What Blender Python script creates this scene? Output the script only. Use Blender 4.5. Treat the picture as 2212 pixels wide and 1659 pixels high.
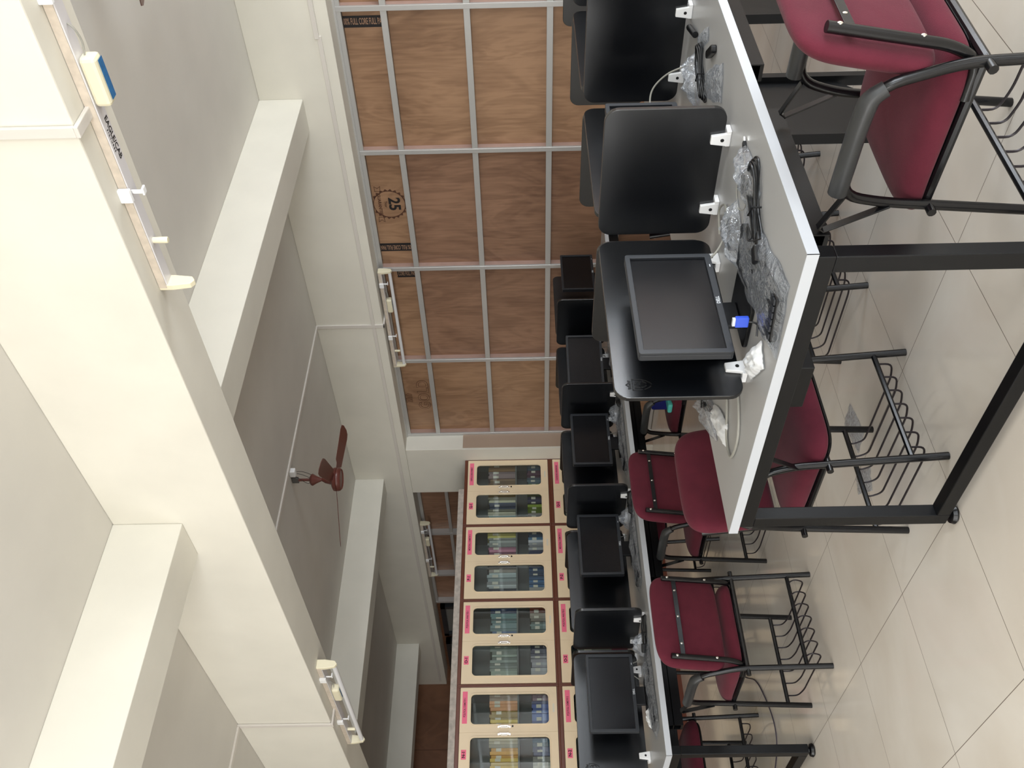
import bpy, bmesh, math, random
from mathutils import Vector, Matrix, noise
R = math.radians
C = bpy.context.scene.collection
S = bpy.context.scene
for o in list(bpy.data.objects): bpy.data.objects.remove(o)

# ------------------------------------------------------------ camera, world, lights, exposure
H = 1.425
M = ((0.73968527, -0.67267649, -0.01928857), (0.00554925, -0.02256459, 0.99972999), (-0.6729301, -0.73959258, -0.01295785))
cd = bpy.data.cameras.new('camera'); cam = bpy.data.objects.new('camera', cd); C.objects.link(cam)
cd.sensor_fit = 'HORIZONTAL'; cd.sensor_width = 36.0; cd.lens = 36.0 * 1954.35 / 2212
right, up, back = Vector(M[0]), Vector(M[1]), Vector(M[2])
cam.matrix_world = Matrix(((-up[0], right[0], back[0], 0), (-up[1], right[1], back[1], 0), (-up[2], right[2], back[2], H), (0, 0, 0, 1)))
cd.clip_start = 0.05; cd.clip_end = 100
S.camera = cam
w = bpy.data.worlds.new('world'); S.world = w; w.use_nodes = True
bg = w.node_tree.nodes['Background']; bg.inputs[0].default_value = (0.75, 0.87, 1.0, 1); bg.inputs[1].default_value = 1.0
S.view_settings.view_transform = 'Standard'; S.view_settings.look = 'None'
S.view_settings.exposure = -0.1; S.view_settings.gamma = 1.0; S.view_settings.use_curve_mapping = False

def area(name, loc, rot, sx, sy, power, col):
    l = bpy.data.lights.new(name, 'AREA'); l.shape = 'RECTANGLE'; l.size = sx; l.size_y = sy; l.energy = power; l.color = col
    o = bpy.data.objects.new(name, l); C.objects.link(o); o.location = loc; o.rotation_euler = rot
    return o
# daylight entering through the window openings of the two walls behind the camera
XL, YB = -5.2, -3.2
LWIN = [(-0.8, 108), (2.0, 120), (4.8, 118)]
for yc, pw in LWIN:
    area('daylight_left', (XL - 0.06, yc, 1.6), (0, R(-90), 0), 1.8, 2.2, pw, (1.0, 0.985, 0.96))
BWIN = [(-2.2, 2.2, 0.7, 2.5, 130), (1.2, 2.2, 0.7, 2.5, 160), (5.55, 2.1, 0.04, 2.5, 260)]
for xc, wd_, z0_, z1_, pw in BWIN:
    area('daylight_back', (xc, YB - 0.06, (z0_ + z1_) / 2), (R(90), 0, 0), wd_, z1_ - z0_, pw, (0.88, 0.94, 1.0))

# ------------------------------------------------------------ materials
def srgb(r, g, b):
    f = lambda c: (c / 255 / 12.92) if c / 255 <= 0.04045 else ((c / 255 + 0.055) / 1.055) ** 2.4
    return (f(r), f(g), f(b), 1)
MATS = {}
def mat(name, rgb, rough=0.5, metal=0.0, noise_amt=0.0, nscale=8.0, bump=0.0, bscale=60.0, coat=0.0, sheen=0.0, alpha=1.0, spec=0.5, trans=0.0):
    if name in MATS: return MATS[name]
    m = bpy.data.materials.new(name); m.use_nodes = True; nt = m.node_tree; p = nt.nodes['Principled BSDF']
    c = srgb(*rgb); p.inputs['Base Color'].default_value = c; p.inputs['Roughness'].default_value = rough
    p.inputs['Metallic'].default_value = metal; p.inputs['Coat Weight'].default_value = coat; p.inputs['Sheen Weight'].default_value = sheen
    p.inputs['Alpha'].default_value = alpha; p.inputs['Specular IOR Level'].default_value = spec; p.inputs['Transmission Weight'].default_value = trans
    tc = nt.nodes.new('ShaderNodeTexCoord')
    if noise_amt:
        n = nt.nodes.new('ShaderNodeTexNoise'); n.inputs['Scale'].default_value = nscale; n.inputs['Detail'].default_value = 5
        nt.links.new(tc.outputs['Object'], n.inputs['Vector'])
        r_ = nt.nodes.new('ShaderNodeValToRGB'); r_.color_ramp.elements[0].position = 0.3; r_.color_ramp.elements[1].position = 0.7
        a = 1 - noise_amt; r_.color_ramp.elements[0].color = (c[0] * a, c[1] * a, c[2] * a, 1); b = 1 + noise_amt * 0.5
        r_.color_ramp.elements[1].color = (min(1, c[0] * b), min(1, c[1] * b), min(1, c[2] * b), 1)
        nt.links.new(n.outputs['Fac'], r_.inputs['Fac']); nt.links.new(r_.outputs['Color'], p.inputs['Base Color'])
    if bump:
        n2 = nt.nodes.new('ShaderNodeTexNoise'); n2.inputs['Scale'].default_value = bscale; n2.inputs['Detail'].default_value = 3
        nt.links.new(tc.outputs['Object'], n2.inputs['Vector'])
        b_ = nt.nodes.new('ShaderNodeBump'); b_.inputs['Strength'].default_value = bump; b_.inputs['Distance'].default_value = 0.004
        nt.links.new(n2.outputs['Fac'], b_.inputs['Height']); nt.links.new(b_.outputs['Normal'], p.inputs['Normal'])
    MATS[name] = m
    return m

wall_m = mat('painted_plaster', (224, 220, 208), 0.75, noise_amt=0.05, nscale=2.5, bump=0.15, bscale=14)
ceil_m = mat('ceiling_plaster', (212, 208, 200), 0.8, noise_amt=0.06, nscale=1.6, bump=0.3, bscale=7)
alu = mat('aluminium', (196, 195, 193), 0.35, metal=0.45)
pinkwood = mat('pale_batten_wood', (176, 146, 134), 0.6, noise_amt=0.1)
grey_frame = mat('grey_frame', (110, 108, 106), 0.4, metal=0.5)
trunk_m = mat('white_pvc_trunking', (214, 208, 200), 0.45)
black_metal = mat('black_powder_coat', (10, 11, 13), 0.36, bump=0.05, bscale=300, spec=0.28)
black_tube = mat('black_chair_tube', (15, 15, 17), 0.26, bump=0.03, bscale=200, spec=0.4)
rubber = mat('arm_rubber', (42, 43, 44), 0.4, bump=0.1, bscale=90)
fabric = mat('burgundy_fabric', (90, 33, 46), 0.9, noise_amt=0.12, nscale=14, bump=0.3, bscale=420, sheen=0.08, spec=0.15)
desk_m = mat('grey_laminate', (172, 172, 172), 0.3, noise_amt=0.02, nscale=500)
edge_m = mat('white_edge_band', (190, 194, 200), 0.35)
screen_m = mat('black_screen_board', (5, 7, 11), 0.27, bump=0.02, bscale=900, spec=0.85)
emblem_m = mat('emblem_recess', (4, 5, 8), 0.6)
clip_m = mat('white_plastic', (238, 238, 238), 0.3)
bezel_m = mat('monitor_bezel', (30, 33, 38), 0.45, bump=0.03, bscale=400)
glass_m = mat('monitor_panel', (9, 9, 12), 0.24, spec=0.4)
plast_k = mat('black_plastic', (12, 12, 14), 0.3, spec=0.4)
cable_k = mat('black_cable', (16, 16, 18), 0.35)
cable_g = mat('grey_cable', (150, 148, 140), 0.4)
chrome = mat('bright_metal', (225, 222, 215), 0.2, metal=1.0)
logo_m = mat('silver_print', (205, 208, 212), 0.4)
blue_m = mat('blue_plastic', (45, 80, 200), 0.35)
white_bag = mat('white_polythene', (228, 230, 232), 0.35, bump=0.3, bscale=40, alpha=0.92)
tube_m = mat('fluorescent_glass', (222, 222, 224), 0.25)
cream_pl = mat('cream_plastic', (226, 218, 190), 0.4)
stain_m = mat('stained_white_metal', (205, 192, 176), 0.45, noise_amt=0.15, nscale=30)
batten_m = mat('white_enamel', (212, 209, 210), 0.35)
fan_m = mat('brown_enamel', (96, 48, 40), 0.38, coat=0.2)
cab_m = mat('cream_enamel', (240, 218, 184), 0.4, noise_amt=0.05, nscale=3)
cab_in = mat('cabinet_inside', (112, 114, 110), 0.55)
brown_m = mat('brown_painted_frame', (104, 54, 36), 0.35)
ledge_m = mat('worn_white_board', (186, 176, 166), 0.7, noise_amt=0.25, nscale=25)
pink_m = mat('pink_paper', (250, 120, 150), 0.7)
ink = mat('dark_ink', (22, 18, 20), 0.6)
ink_br = mat('brown_ink', (84, 52, 36), 0.7)
ply_pale = mat('plywood_pale_print', (160, 125, 100), 0.6)
tan_m = mat('tan_laminate', (170, 148, 130), 0.5)
cable_f = mat('purple_grey_cable', (70, 62, 78), 0.4)
dark_frame = mat('dark_window_frame', (34, 38, 42), 0.4)
pane_m = mat('frosted_pane', (120, 120, 116), 0.35)
teal_m = mat('teal_plastic', (90, 200, 190), 0.4)
navy_m = mat('navy_bag', (20, 30, 110), 0.5)
page_m = mat('book_pages', (222, 216, 200), 0.8)
wire_m = mat('rack_wire', (40, 34, 38), 0.35, metal=0.3)
label_blue = mat('blue_sticker', (40, 110, 165), 0.3, noise_amt=0.3, nscale=60)
dark_hole = mat('dark_hole', (12, 12, 12), 0.8)

def film_mat():
    m = bpy.data.materials.new('clear_plastic_film'); m.use_nodes = True; nt = m.node_tree; N = nt.nodes; L = nt.links
    for n in list(N): N.remove(n)
    out = N.new('ShaderNodeOutputMaterial'); tr = N.new('ShaderNodeBsdfTransparent'); tr.inputs[0].default_value = (0.95, 0.97, 1.0, 1)
    gl = N.new('ShaderNodeBsdfGlossy'); gl.inputs['Roughness'].default_value = 0.13; gl.inputs[0].default_value = (1, 1, 1, 1)
    df = N.new('ShaderNodeBsdfDiffuse'); df.inputs[0].default_value = (0.78, 0.84, 0.93, 1)
    tc = N.new('ShaderNodeTexCoord'); v = N.new('ShaderNodeTexNoise'); v.inputs['Scale'].default_value = 20; v.inputs['Detail'].default_value = 3; v.inputs['Distortion'].default_value = 2.2
    b = N.new('ShaderNodeBump'); b.inputs['Strength'].default_value = 0.9; b.inputs['Distance'].default_value = 0.02
    L.new(tc.outputs['Object'], v.inputs['Vector']); L.new(v.outputs['Fac'], b.inputs['Height'])
    for n in (gl, df): L.new(b.outputs['Normal'], n.inputs['Normal'])
    lw = N.new('ShaderNodeLayerWeight'); lw.inputs[0].default_value = 0.30; L.new(b.outputs['Normal'], lw.inputs['Normal'])
    mu = N.new('ShaderNodeMath'); mu.operation = 'MULTIPLY_ADD'; mu.inputs[1].default_value = 0.55; mu.inputs[2].default_value = 0.05; L.new(lw.outputs['Facing'], mu.inputs[0])
    m1 = N.new('ShaderNodeMixShader'); L.new(mu.outputs[0], m1.inputs[0]); L.new(tr.outputs[0], m1.inputs[1]); L.new(gl.outputs[0], m1.inputs[2])
    m2 = N.new('ShaderNodeMixShader'); m2.inputs[0].default_value = 0.09; L.new(m1.outputs[0], m2.inputs[1]); L.new(df.outputs[0], m2.inputs[2])
    L.new(m2.outputs[0], out.inputs[0]); MATS['film'] = m; return m
film = film_mat()

def glass_mat():
    m = bpy.data.materials.new('cabinet_glass'); m.use_nodes = True; nt = m.node_tree; N = nt.nodes; L = nt.links
    for n in list(N): N.remove(n)
    out = N.new('ShaderNodeOutputMaterial'); tr = N.new('ShaderNodeBsdfTransparent'); tr.inputs[0].default_value = (0.93, 0.96, 0.95, 1)
    gl = N.new('ShaderNodeBsdfGlossy'); gl.inputs['Roughness'].default_value = 0.02
    fr = N.new('ShaderNodeFresnel'); fr.inputs[0].default_value = 1.4
    mx = N.new('ShaderNodeMixShader'); L.new(fr.outputs[0], mx.inputs[0]); L.new(tr.outputs[0], mx.inputs[1]); L.new(gl.outputs[0], mx.inputs[2])
    L.new(mx.outputs[0], out.inputs[0]); return m
cab_glass = glass_mat()

def floor_mat():
    m = bpy.data.materials.new('vitrified_tiles'); m.use_nodes = True; nt = m.node_tree; N = nt.nodes; L = nt.links
    p = N['Principled BSDF']; p.inputs['Roughness'].default_value = 0.1; p.inputs['Specular IOR Level'].default_value = 0.6
    tc = N.new('ShaderNodeTexCoord'); sep = N.new('ShaderNodeSeparateXYZ'); L.new(tc.outputs['Object'], sep.inputs[0])
    def mth(op, a, b=None):
        n = N.new('ShaderNodeMath'); n.operation = op
        for i, v in enumerate((a, b)):
            if v is None: continue
            if isinstance(v, (int, float)): n.inputs[i].default_value = v
            else: L.new(v, n.inputs[i])
        return n.outputs[0]
    masks = []
    ids = []
    for ax, off in (('X', 0.518), ('Y', 0.117)):
        s = mth('DIVIDE', mth('SUBTRACT', sep.outputs[ax], off), 0.6)
        fl = mth('FLOOR', s); fr = mth('SUBTRACT', s, fl); ids.append(fl)
        d = mth('ABSOLUTE', mth('SUBTRACT', fr, 0.5))
        masks.append(mth('GREATER_THAN', d, 0.5 - 0.0021))
    g = mth('MAXIMUM', masks[0], masks[1])
    comb = N.new('ShaderNodeCombineXYZ'); L.new(ids[0], comb.inputs[0]); L.new(ids[1], comb.inputs[1])
    wn = N.new('ShaderNodeTexWhiteNoise'); L.new(comb.outputs[0], wn.inputs['Vector'])
    n = N.new('ShaderNodeTexNoise'); n.inputs['Scale'].default_value = 1.6; n.inputs['Detail'].default_value = 4; n.inputs['Distortion'].default_value = 0.6
    L.new(tc.outputs['Object'], n.inputs['Vector'])
    ramp = N.new('ShaderNodeValToRGB'); ramp.color_ramp.elements[0].color = srgb(224, 215, 203); ramp.color_ramp.elements[1].color = srgb(236, 230, 221)
    ramp.color_ramp.elements[0].position = 0.35; ramp.color_ramp.elements[1].position = 0.65
    L.new(n.outputs['Fac'], ramp.inputs[0])
    mx = N.new('ShaderNodeMixRGB'); mx.blend_type = 'MULTIPLY'; mx.inputs[0].default_value = 0.04; L.new(ramp.outputs[0], mx.inputs[1]); L.new(wn.outputs['Value'], mx.inputs[2])
    mg = N.new('ShaderNodeMixRGB'); L.new(g, mg.inputs[0]); L.new(mx.outputs[0], mg.inputs[1]); mg.inputs[2].default_value = srgb(110, 98, 86)
    L.new(mg.outputs[0], p.inputs['Base Color'])
    rr = mth('ADD', mth('MULTIPLY', g, 0.5), 0.1); L.new(rr, p.inputs['Roughness'])
    return m

def ply_mat(name, dark, light, seed):
    m = bpy.data.materials.new(name); m.use_nodes = True; nt = m.node_tree; N = nt.nodes; L = nt.links
    p = N['Principled BSDF']; p.inputs['Roughness'].default_value = 0.38
    tc = N.new('ShaderNodeTexCoord'); mp = N.new('ShaderNodeMapping'); L.new(tc.outputs['Object'], mp.inputs[0])
    mp.inputs['Scale'].default_value = (1, 2.2, 0.7); mp.inputs['Location'].default_value = (seed, seed * 2.3, seed * 1.1)
    n = N.new('ShaderNodeTexNoise'); n.inputs['Scale'].default_value = 1.5; n.inputs['Detail'].default_value = 3; n.inputs['Distortion'].default_value = 1.6
    L.new(mp.outputs[0], n.inputs['Vector'])
    mul = N.new('ShaderNodeMath'); mul.operation = 'MULTIPLY'; mul.inputs[1].default_value = 26; L.new(n.outputs['Fac'], mul.inputs[0])
    sn = N.new('ShaderNodeMath'); sn.operation = 'SINE'; L.new(mul.outputs[0], sn.inputs[0])
    mp2 = N.new('ShaderNodeMapping'); L.new(tc.outputs['Object'], mp2.inputs[0]); mp2.inputs['Scale'].default_value = (1, 26, 2.2)
    n2 = N.new('ShaderNodeTexNoise'); n2.inputs['Scale'].default_value = 1.6; n2.inputs['Detail'].default_value = 6; L.new(mp2.outputs[0], n2.inputs['Vector'])
    n3 = N.new('ShaderNodeTexNoise'); n3.inputs['Scale'].default_value = 1.1; n3.inputs['Detail'].default_value = 2; L.new(tc.outputs['Object'], n3.inputs['Vector'])
    a = N.new('ShaderNodeMath'); a.operation = 'MULTIPLY_ADD'; L.new(sn.outputs[0], a.inputs[0]); a.inputs[1].default_value = 0.075; n2s = N.new('ShaderNodeMath'); n2s.operation = 'MULTIPLY_ADD'; n2s.inputs[1].default_value = 0.45; n2s.inputs[2].default_value = 0.27; L.new(n2.outputs['Fac'], n2s.inputs[0]); L.new(n2s.outputs[0], a.inputs[2])
    b = N.new('ShaderNodeMath'); b.operation = 'MULTIPLY_ADD'; L.new(n3.outputs['Fac'], b.inputs[0]); b.inputs[1].default_value = 0.7; L.new(a.outputs[0], b.inputs[2])
    ramp = N.new('ShaderNodeValToRGB'); ramp.color_ramp.elements[0].position = 0.55; ramp.color_ramp.elements[1].position = 1.15
    ramp.color_ramp.elements[1].position = 1.0
    ramp.color_ramp.elements[0].color = srgb(*dark); ramp.color_ramp.elements[1].color = srgb(*light); L.new(b.outputs[0], ramp.inputs[0])
    # knots
    vo = N.new('ShaderNodeTexVoronoi'); vo.inputs['Scale'].default_value = 1.7; L.new(tc.outputs['Object'], vo.inputs['Vector'])
    lt = N.new('ShaderNodeMath'); lt.operation = 'LESS_THAN'; lt.inputs[1].default_value = 0.035; L.new(vo.outputs['Distance'], lt.inputs[0])
    mk = N.new('ShaderNodeMixRGB'); sc = N.new('ShaderNodeMath'); sc.operation = 'MULTIPLY'; sc.inputs[1].default_value = 0.45; L.new(lt.outputs[0], sc.inputs[0])
    L.new(sc.outputs[0], mk.inputs[0]); L.new(ramp.outputs[0], mk.inputs[1]); mk.inputs[2].default_value = srgb(70, 44, 32)
    L.new(mk.outputs[0], p.inputs['Base Color'])
    return m
ply_m = ply_mat('plywood', (112, 82, 64), (158, 122, 98), 1.0)
ply2_m = ply_mat('plywood_light', (124, 92, 68), (170, 134, 104), 4.0)
brownwall_m = ply_mat('brown_board', (96, 62, 40), (124, 84, 58), 7.0)

# ------------------------------------------------------------ mesh helpers
class MB:
    def __init__(s): s.v = []; s.f = []; s.m = []
    def add(s, vs, fs, mi=0):
        n = len(s.v); s.v += [tuple(v) for v in vs]; s.f += [tuple(i + n for i in f) for f in fs]; s.m += [mi] * len(fs)
        return s
    def box(s, a, b, mi=0):
        x0, y0, z0 = [min(p, q) for p, q in zip(a, b)]; x1, y1, z1 = [max(p, q) for p, q in zip(a, b)]
        return s.add([(x0, y0, z0), (x1, y0, z0), (x1, y1, z0), (x0, y1, z0), (x0, y0, z1), (x1, y0, z1), (x1, y1, z1), (x0, y1, z1)],
                     [(0, 3, 2, 1), (4, 5, 6, 7), (0, 1, 5, 4), (1, 2, 6, 5), (2, 3, 7, 6), (3, 0, 4, 7)], mi)
    def obox(s, mtx, a, b, mi=0):
        t = MB().box(a, b); return s.add([mtx @ Vector(v) for v in t.v], t.f, mi)
    def tube(s, pts, r, n=10, closed=False, mi=0, cap=True, flat=1.0):
        P = [Vector(p) for p in pts]; k = len(P); rings = []
        def tan(i):
            if closed: return (P[(i + 1) % k] - P[i - 1]).normalized()
            if i == 0: return (P[1] - P[0]).normalized()
            if i == k - 1: return (P[-1] - P[-2]).normalized()
            return ((P[i + 1] - P[i]).normalized() + (P[i] - P[i - 1]).normalized()).normalized()
        t = tan(0); ref = Vector((1, 0, 0)) if abs(t.x) < 0.9 else Vector((0, 0, 1))
        u = (ref - t * ref.dot(t)).normalized()
        for i in range(k):
            t = tan(i); u = (u - t * u.dot(t)).normalized(); v = t.cross(u)
            rr = r[i] if isinstance(r, (list, tuple)) else r
            rings.append([P[i] + u * (rr * math.cos(2 * math.pi * j / n)) + v * (rr * flat * math.sin(2 * math.pi * j / n)) for j in range(n)])
        vs = [q for ring in rings for q in ring]; fs = []
        for i in range(k if closed else k - 1):
            a, b = i * n, ((i + 1) % k) * n
            for j in range(n): fs.append((a + j, a + (j + 1) % n, b + (j + 1) % n, b + j))
        if cap and not closed: fs.append(tuple(range(n - 1, -1, -1))); fs.append(tuple((k - 1) * n + j for j in range(n)))
        return s.add(vs, fs, mi)
    def prism(s, outline, mtx, depth, mi=0):
        n = len(outline); vs = [mtx @ Vector((x, y, 0)) for x, y in outline] + [mtx @ Vector((x, y, depth)) for x, y in outline]
        fs = [tuple(range(n - 1, -1, -1)), tuple(range(n, 2 * n))] + [(i, (i + 1) % n, n + (i + 1) % n, n + i) for i in range(n)]
        return s.add(vs, fs, mi)
    def lathe(s, prof, mtx=None, n=24, mi=0, cap=True):
        mtx = mtx or Matrix(); vs = []; fs = []; k = len(prof)
        for r_, z in prof: vs += [mtx @ Vector((r_ * math.cos(2 * math.pi * j / n), r_ * math.sin(2 * math.pi * j / n), z)) for j in range(n)]
        for i in range(k - 1):
            for j in range(n): fs.append((i * n + j, i * n + (j + 1) % n, (i + 1) * n + (j + 1) % n, (i + 1) * n + j))
        if cap: fs.append(tuple(range(n - 1, -1, -1))); fs.append(tuple((k - 1) * n + j for j in range(n)))
        return s.add(vs, fs, mi)
    def ringplate(s, outer, inner, mtx, depth, mi=0):
        n = len(outer); vs = []
        for z in (0, depth):
            vs += [mtx @ Vector((x, y, z)) for x, y in outer] + [mtx @ Vector((x, y, z)) for x, y in inner]
        fs = []
        for i in range(n):
            j = (i + 1) % n
            fs += [(i, n + i, n + j, j), (2 * n + i, 2 * n + j, 3 * n + j, 3 * n + i), (i, j, 2 * n + j, 2 * n + i), (n + i, 3 * n + i, 3 * n + j, n + j)]
        return s.add(vs, fs, mi)
    def build(s, name, mats, parent=None, smooth=False, bevel=0.0, subsurf=0):
        me = bpy.data.meshes.new(name); me.from_pydata(s.v, [], s.f); me.validate()
        for m in (mats if isinstance(mats, (list, tuple)) else [mats]): me.materials.append(m)
        if len(s.m) == len(me.polygons): me.polygons.foreach_set('material_index', s.m)
        bm = bmesh.new(); bm.from_mesh(me); bmesh.ops.recalc_face_normals(bm, faces=bm.faces); bm.to_mesh(me); bm.free()
        if smooth:
            me.polygons.foreach_set('use_smooth', [True] * len(me.polygons)); me.set_sharp_from_angle(angle=R(40))
        me.update()
        o = bpy.data.objects.new(name, me); C.objects.link(o)
        if bevel:
            b = o.modifiers.new('bevel', 'BEVEL'); b.width = bevel; b.segments = 2; b.limit_method = 'ANGLE'; b.angle_limit = R(40)
        if subsurf:
            b = o.modifiers.new('sub', 'SUBSURF'); b.levels = subsurf; b.render_levels = subsurf
        if parent: o.parent = parent
        return o

def rrect(w_, h_, r, n=5, cx=0, cy=0):
    out = []
    for sx, sy, a0 in ((1, 1, 0), (-1, 1, 90), (-1, -1, 180), (1, -1, 270)):
        for i in range(n + 1):
            a = R(a0 + 90 * i / n); out.append((cx + sx * (w_ / 2 - r) + r * math.cos(a), cy + sy * (h_ / 2 - r) + r * math.sin(a)))
    return out
def fillet(pts, r, n=5):
    P = [Vector(p) for p in pts]; out = [P[0]]
    for i in range(1, len(P) - 1):
        a, b, c = P[i - 1], P[i], P[i + 1]; d1, d2 = (a - b), (c - b); rr = min(r, d1.length * 0.49, d2.length * 0.49)
        p, q = b + d1.normalized() * rr, b + d2.normalized() * rr
        for k in range(n + 1):
            t = k / n; out.append((p * (1 - t) + b * t) * (1 - t) + (b * (1 - t) + q * t) * t)
    out.append(P[-1]); return out
def smooth_pts(pts, n=6, closed=False):
    P = [Vector(p) for p in pts]; k = len(P); out = []
    rng = range(k) if closed else range(k - 1)
    for i in rng:
        g = (lambda j: P[j % k]) if closed else (lambda j: P[max(0, min(k - 1, j))])
        p0, p1, p2, p3 = g(i - 1), g(i), g(i + 1), g(i + 2)
        for j in range(n):
            t = j / n; out.append(0.5 * ((2 * p1) + (p2 - p0) * t + (2 * p0 - 5 * p1 + 4 * p2 - p3) * t * t + (3 * p1 - p0 - 3 * p2 + p3) * t ** 3))
    if not closed: out.append(P[-1])
    return out
def frame_m(origin, rt, upv):
    rt, upv = Vector(rt).normalized(), Vector(upv).normalized(); n = rt.cross(upv)
    return Matrix(((rt[0], upv[0], n[0], origin[0]), (rt[1], upv[1], n[1], origin[1]), (rt[2], upv[2], n[2], origin[2]), (0, 0, 0, 1)))
def tag(o, label=None, cat=None, group=None, kind=None):
    if label: o['label'] = label
    if cat: o['category'] = cat
    if group: o['group'] = group
    if kind: o['kind'] = kind
    return o
def empty(name, loc=(0, 0, 0), rz=0.0):
    o = bpy.data.objects.new(name, None); C.objects.link(o); o.location = loc; o.rotation_euler = (0, 0, rz); o.empty_display_size = 0.1
    return o
def kids(o): return [c for c in bpy.data.objects if c.parent == o]
def copy_tree(o, parent=None):
    c = o.copy(); C.objects.link(c); c.parent = parent
    for ch in kids(o): copy_tree(ch, c)
    return c
def text(s, size, m, name, mtx, parent=None, extrude=0.0004, bold=0.0, align='CENTER', sx=1.0):
    cu = bpy.data.curves.new(name, 'FONT'); cu.body = s; cu.size = size; cu.extrude = extrude; cu.offset = bold; cu.align_x = align; cu.align_y = 'CENTER'; cu.resolution_u = 3
    t = bpy.data.objects.new('tmp', cu); me = bpy.data.meshes.new_from_object(t); bpy.data.objects.remove(t); bpy.data.curves.remove(cu)
    me.transform(mtx @ Matrix.Diagonal((sx, 1, 1, 1))); me.materials.clear(); me.materials.append(m); me.name = name
    o = bpy.data.objects.new(name, me); C.objects.link(o)
    if parent: o.parent = parent
    return o
def struct(o): o['kind'] = 'structure'; return o

# ------------------------------------------------------------ the room
XF, XP, XW, YE, ZC = 6.25, 6.5, 6.75, 14.04, 3.40
ZB = 2.76
struct(MB().box((XL - 0.3, YB - 0.3, -0.1), (XW, YE + 0.2, 0)).build('floor', floor_mat()))
struct(MB().box((XL - 0.3, YB - 0.3, ZC), (XW, YE + 0.2, ZC + 0.15)).build('ceiling', ceil_m))
def wall_with_holes(name, axis, pos, thick, a0, a1, holes, m):
    b = MB()
    def bx(u0, u1, z0, z1):
        if u1 - u0 < 1e-4: return
        if axis == 'X': b.box((pos, u0, z0), (pos + thick, u1, z1))
        else: b.box((u0, pos, z0), (u1, pos + thick, z1))
    cur = a0
    for h0, h1, z0, z1 in holes:
        bx(cur, h0, 0, ZC); bx(h0, h1, 0, z0); bx(h0, h1, z1, ZC); cur = h1
    bx(cur, a1, 0, ZC)
    return struct(b.build(name, m))
wall_with_holes('wall_left', 'X', XL - 0.2, 0.2, YB - 0.2, YE, [(yc - 1.1, yc + 1.1, 0.7, 2.5) for yc, pw in LWIN], wall_m)
wall_with_holes('wall_back', 'Y', YB - 0.2, 0.2, XL, XW, [(xc - wd_ / 2, xc + wd_ / 2, z0_, z1_) for xc, wd_, z0_, z1_, pw in BWIN], wall_m)
struct(MB().box((XL, YE, 0), (XW, YE + 0.15, ZC)).build('wall_far', brownwall_m))
b = MB()
for xx in (5.2, 3.9, 2.6): b.box((xx, YE - 0.004, 0), (xx + 0.006, YE, ZC))
struct(b.build('trim_9', ink_br))
# beams
struct(MB().box((2.42, YB, 2.768), (2.70, YE, ZC)).build('trim_1', wall_m, bevel=0.006))
for i, (y0, x0, x1) in enumerate(((3.60, 2.70, XF), (8.46, 2.70, XF), (12.6, 2.70, XF), (3.60, XL, 2.42), (8.46, XL, 2.42))):
    struct(MB().box((x0, y0, 3.065), (x1, y0 + 0.275, ZC)).build('trim_%d' % (2 + i), wall_m, bevel=0.005))
# right wall: beam over the partition, pier, outer skin
struct(MB().box((XF, YB, ZB), (XW, YE, ZC)).build('trim_7', wall_m, bevel=0.005))
b = MB().box((XF + 0.012, 7.95, 0), (XW, 8.76, ZB))
struct(b.build('trim_8', wall_m, bevel=0.004))
struct(MB().box((XF + 0.03, 7.938, 0), (XP, 7.95, 2.12)).build('trim_10', tan_m))
struct(MB().box((XF + 0.001, 7.945, 0), (XF + 0.0119, 8.14, 2.13)).build('trim_11', wall_m))

# ---- partition of plywood in an aluminium frame
part_root = empty('wall_right', (XP, 5.0, 0)); part_root['kind'] = 'structure'
def toroot(o, root): 
    o.data.transform(Matrix.Translation(-root.location)); return o
mull = [7.93, 6.73, 5.49, 4.23, 3.01, 1.79, 0.57, -0.65, -1.87, YB + 0.02]
trans_z = [2.735, 2.40, 1.79, 1.18, 0.57, 0.03]
for i in range(len(mull) - 1):
    for j in range(len(trans_z) - 1):
        m = ply2_m if (j == 0 or i % 3 == 0) else ply_m
        toroot(MB().box((XP + 0.035, mull[i + 1], trans_z[j + 1]), (XP + 0.047, mull[i], trans_z[j])).build('plywood_panel', m, part_root), part_root)
for i, y in enumerate(mull):
    toroot(MB().box((XP - 0.04, y - 0.02, 0), (XP - 0.02, y + 0.02, 2.75)).build('mullion', alu, part_root, bevel=0.002), part_root)
    toroot(MB().box((XP - 0.02, y - 0.017, 0), (XP + 0.035, y + 0.017, 2.75)).build('batten', pinkwood, part_root), part_root)
for z in trans_z:
    b = MB()
    for i in range(len(mull) - 1): b.box((XP - 0.035, mull[i + 1] + 0.02, z - 0.024), (XP - 0.015, mull[i] - 0.02, z + 0.024))
    toroot(b.build('transom', alu, part_root, bevel=0.002), part_root)
    b = MB()
    for i in range(len(mull) - 1): b.box((XP - 0.015, mull[i + 1] + 0.04, z - 0.02), (XP + 0.035, mull[i] - 0.05, z + 0.016))
    toroot(b.build('transom_backing', grey_frame, part_root), part_root)
toroot(MB().box((XP - 0.05, YB, 2.745), (XP + 0.05, 7.95, ZB)).build('head_frame', alu, part_root), part_root)
toroot(MB().box((XP + 0.05, YB, 0), (XP + 0.06, 7.95, ZB)).build('backing_sheet', brownwall_m, part_root), part_root)
PX = XP + 0.033
def on_part(y, z, rt=(0, -1, 0), upv=(0, 0, 1)): return Matrix.Translation(-part_root.location) @ frame_m((PX, y, z), rt, upv)
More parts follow.
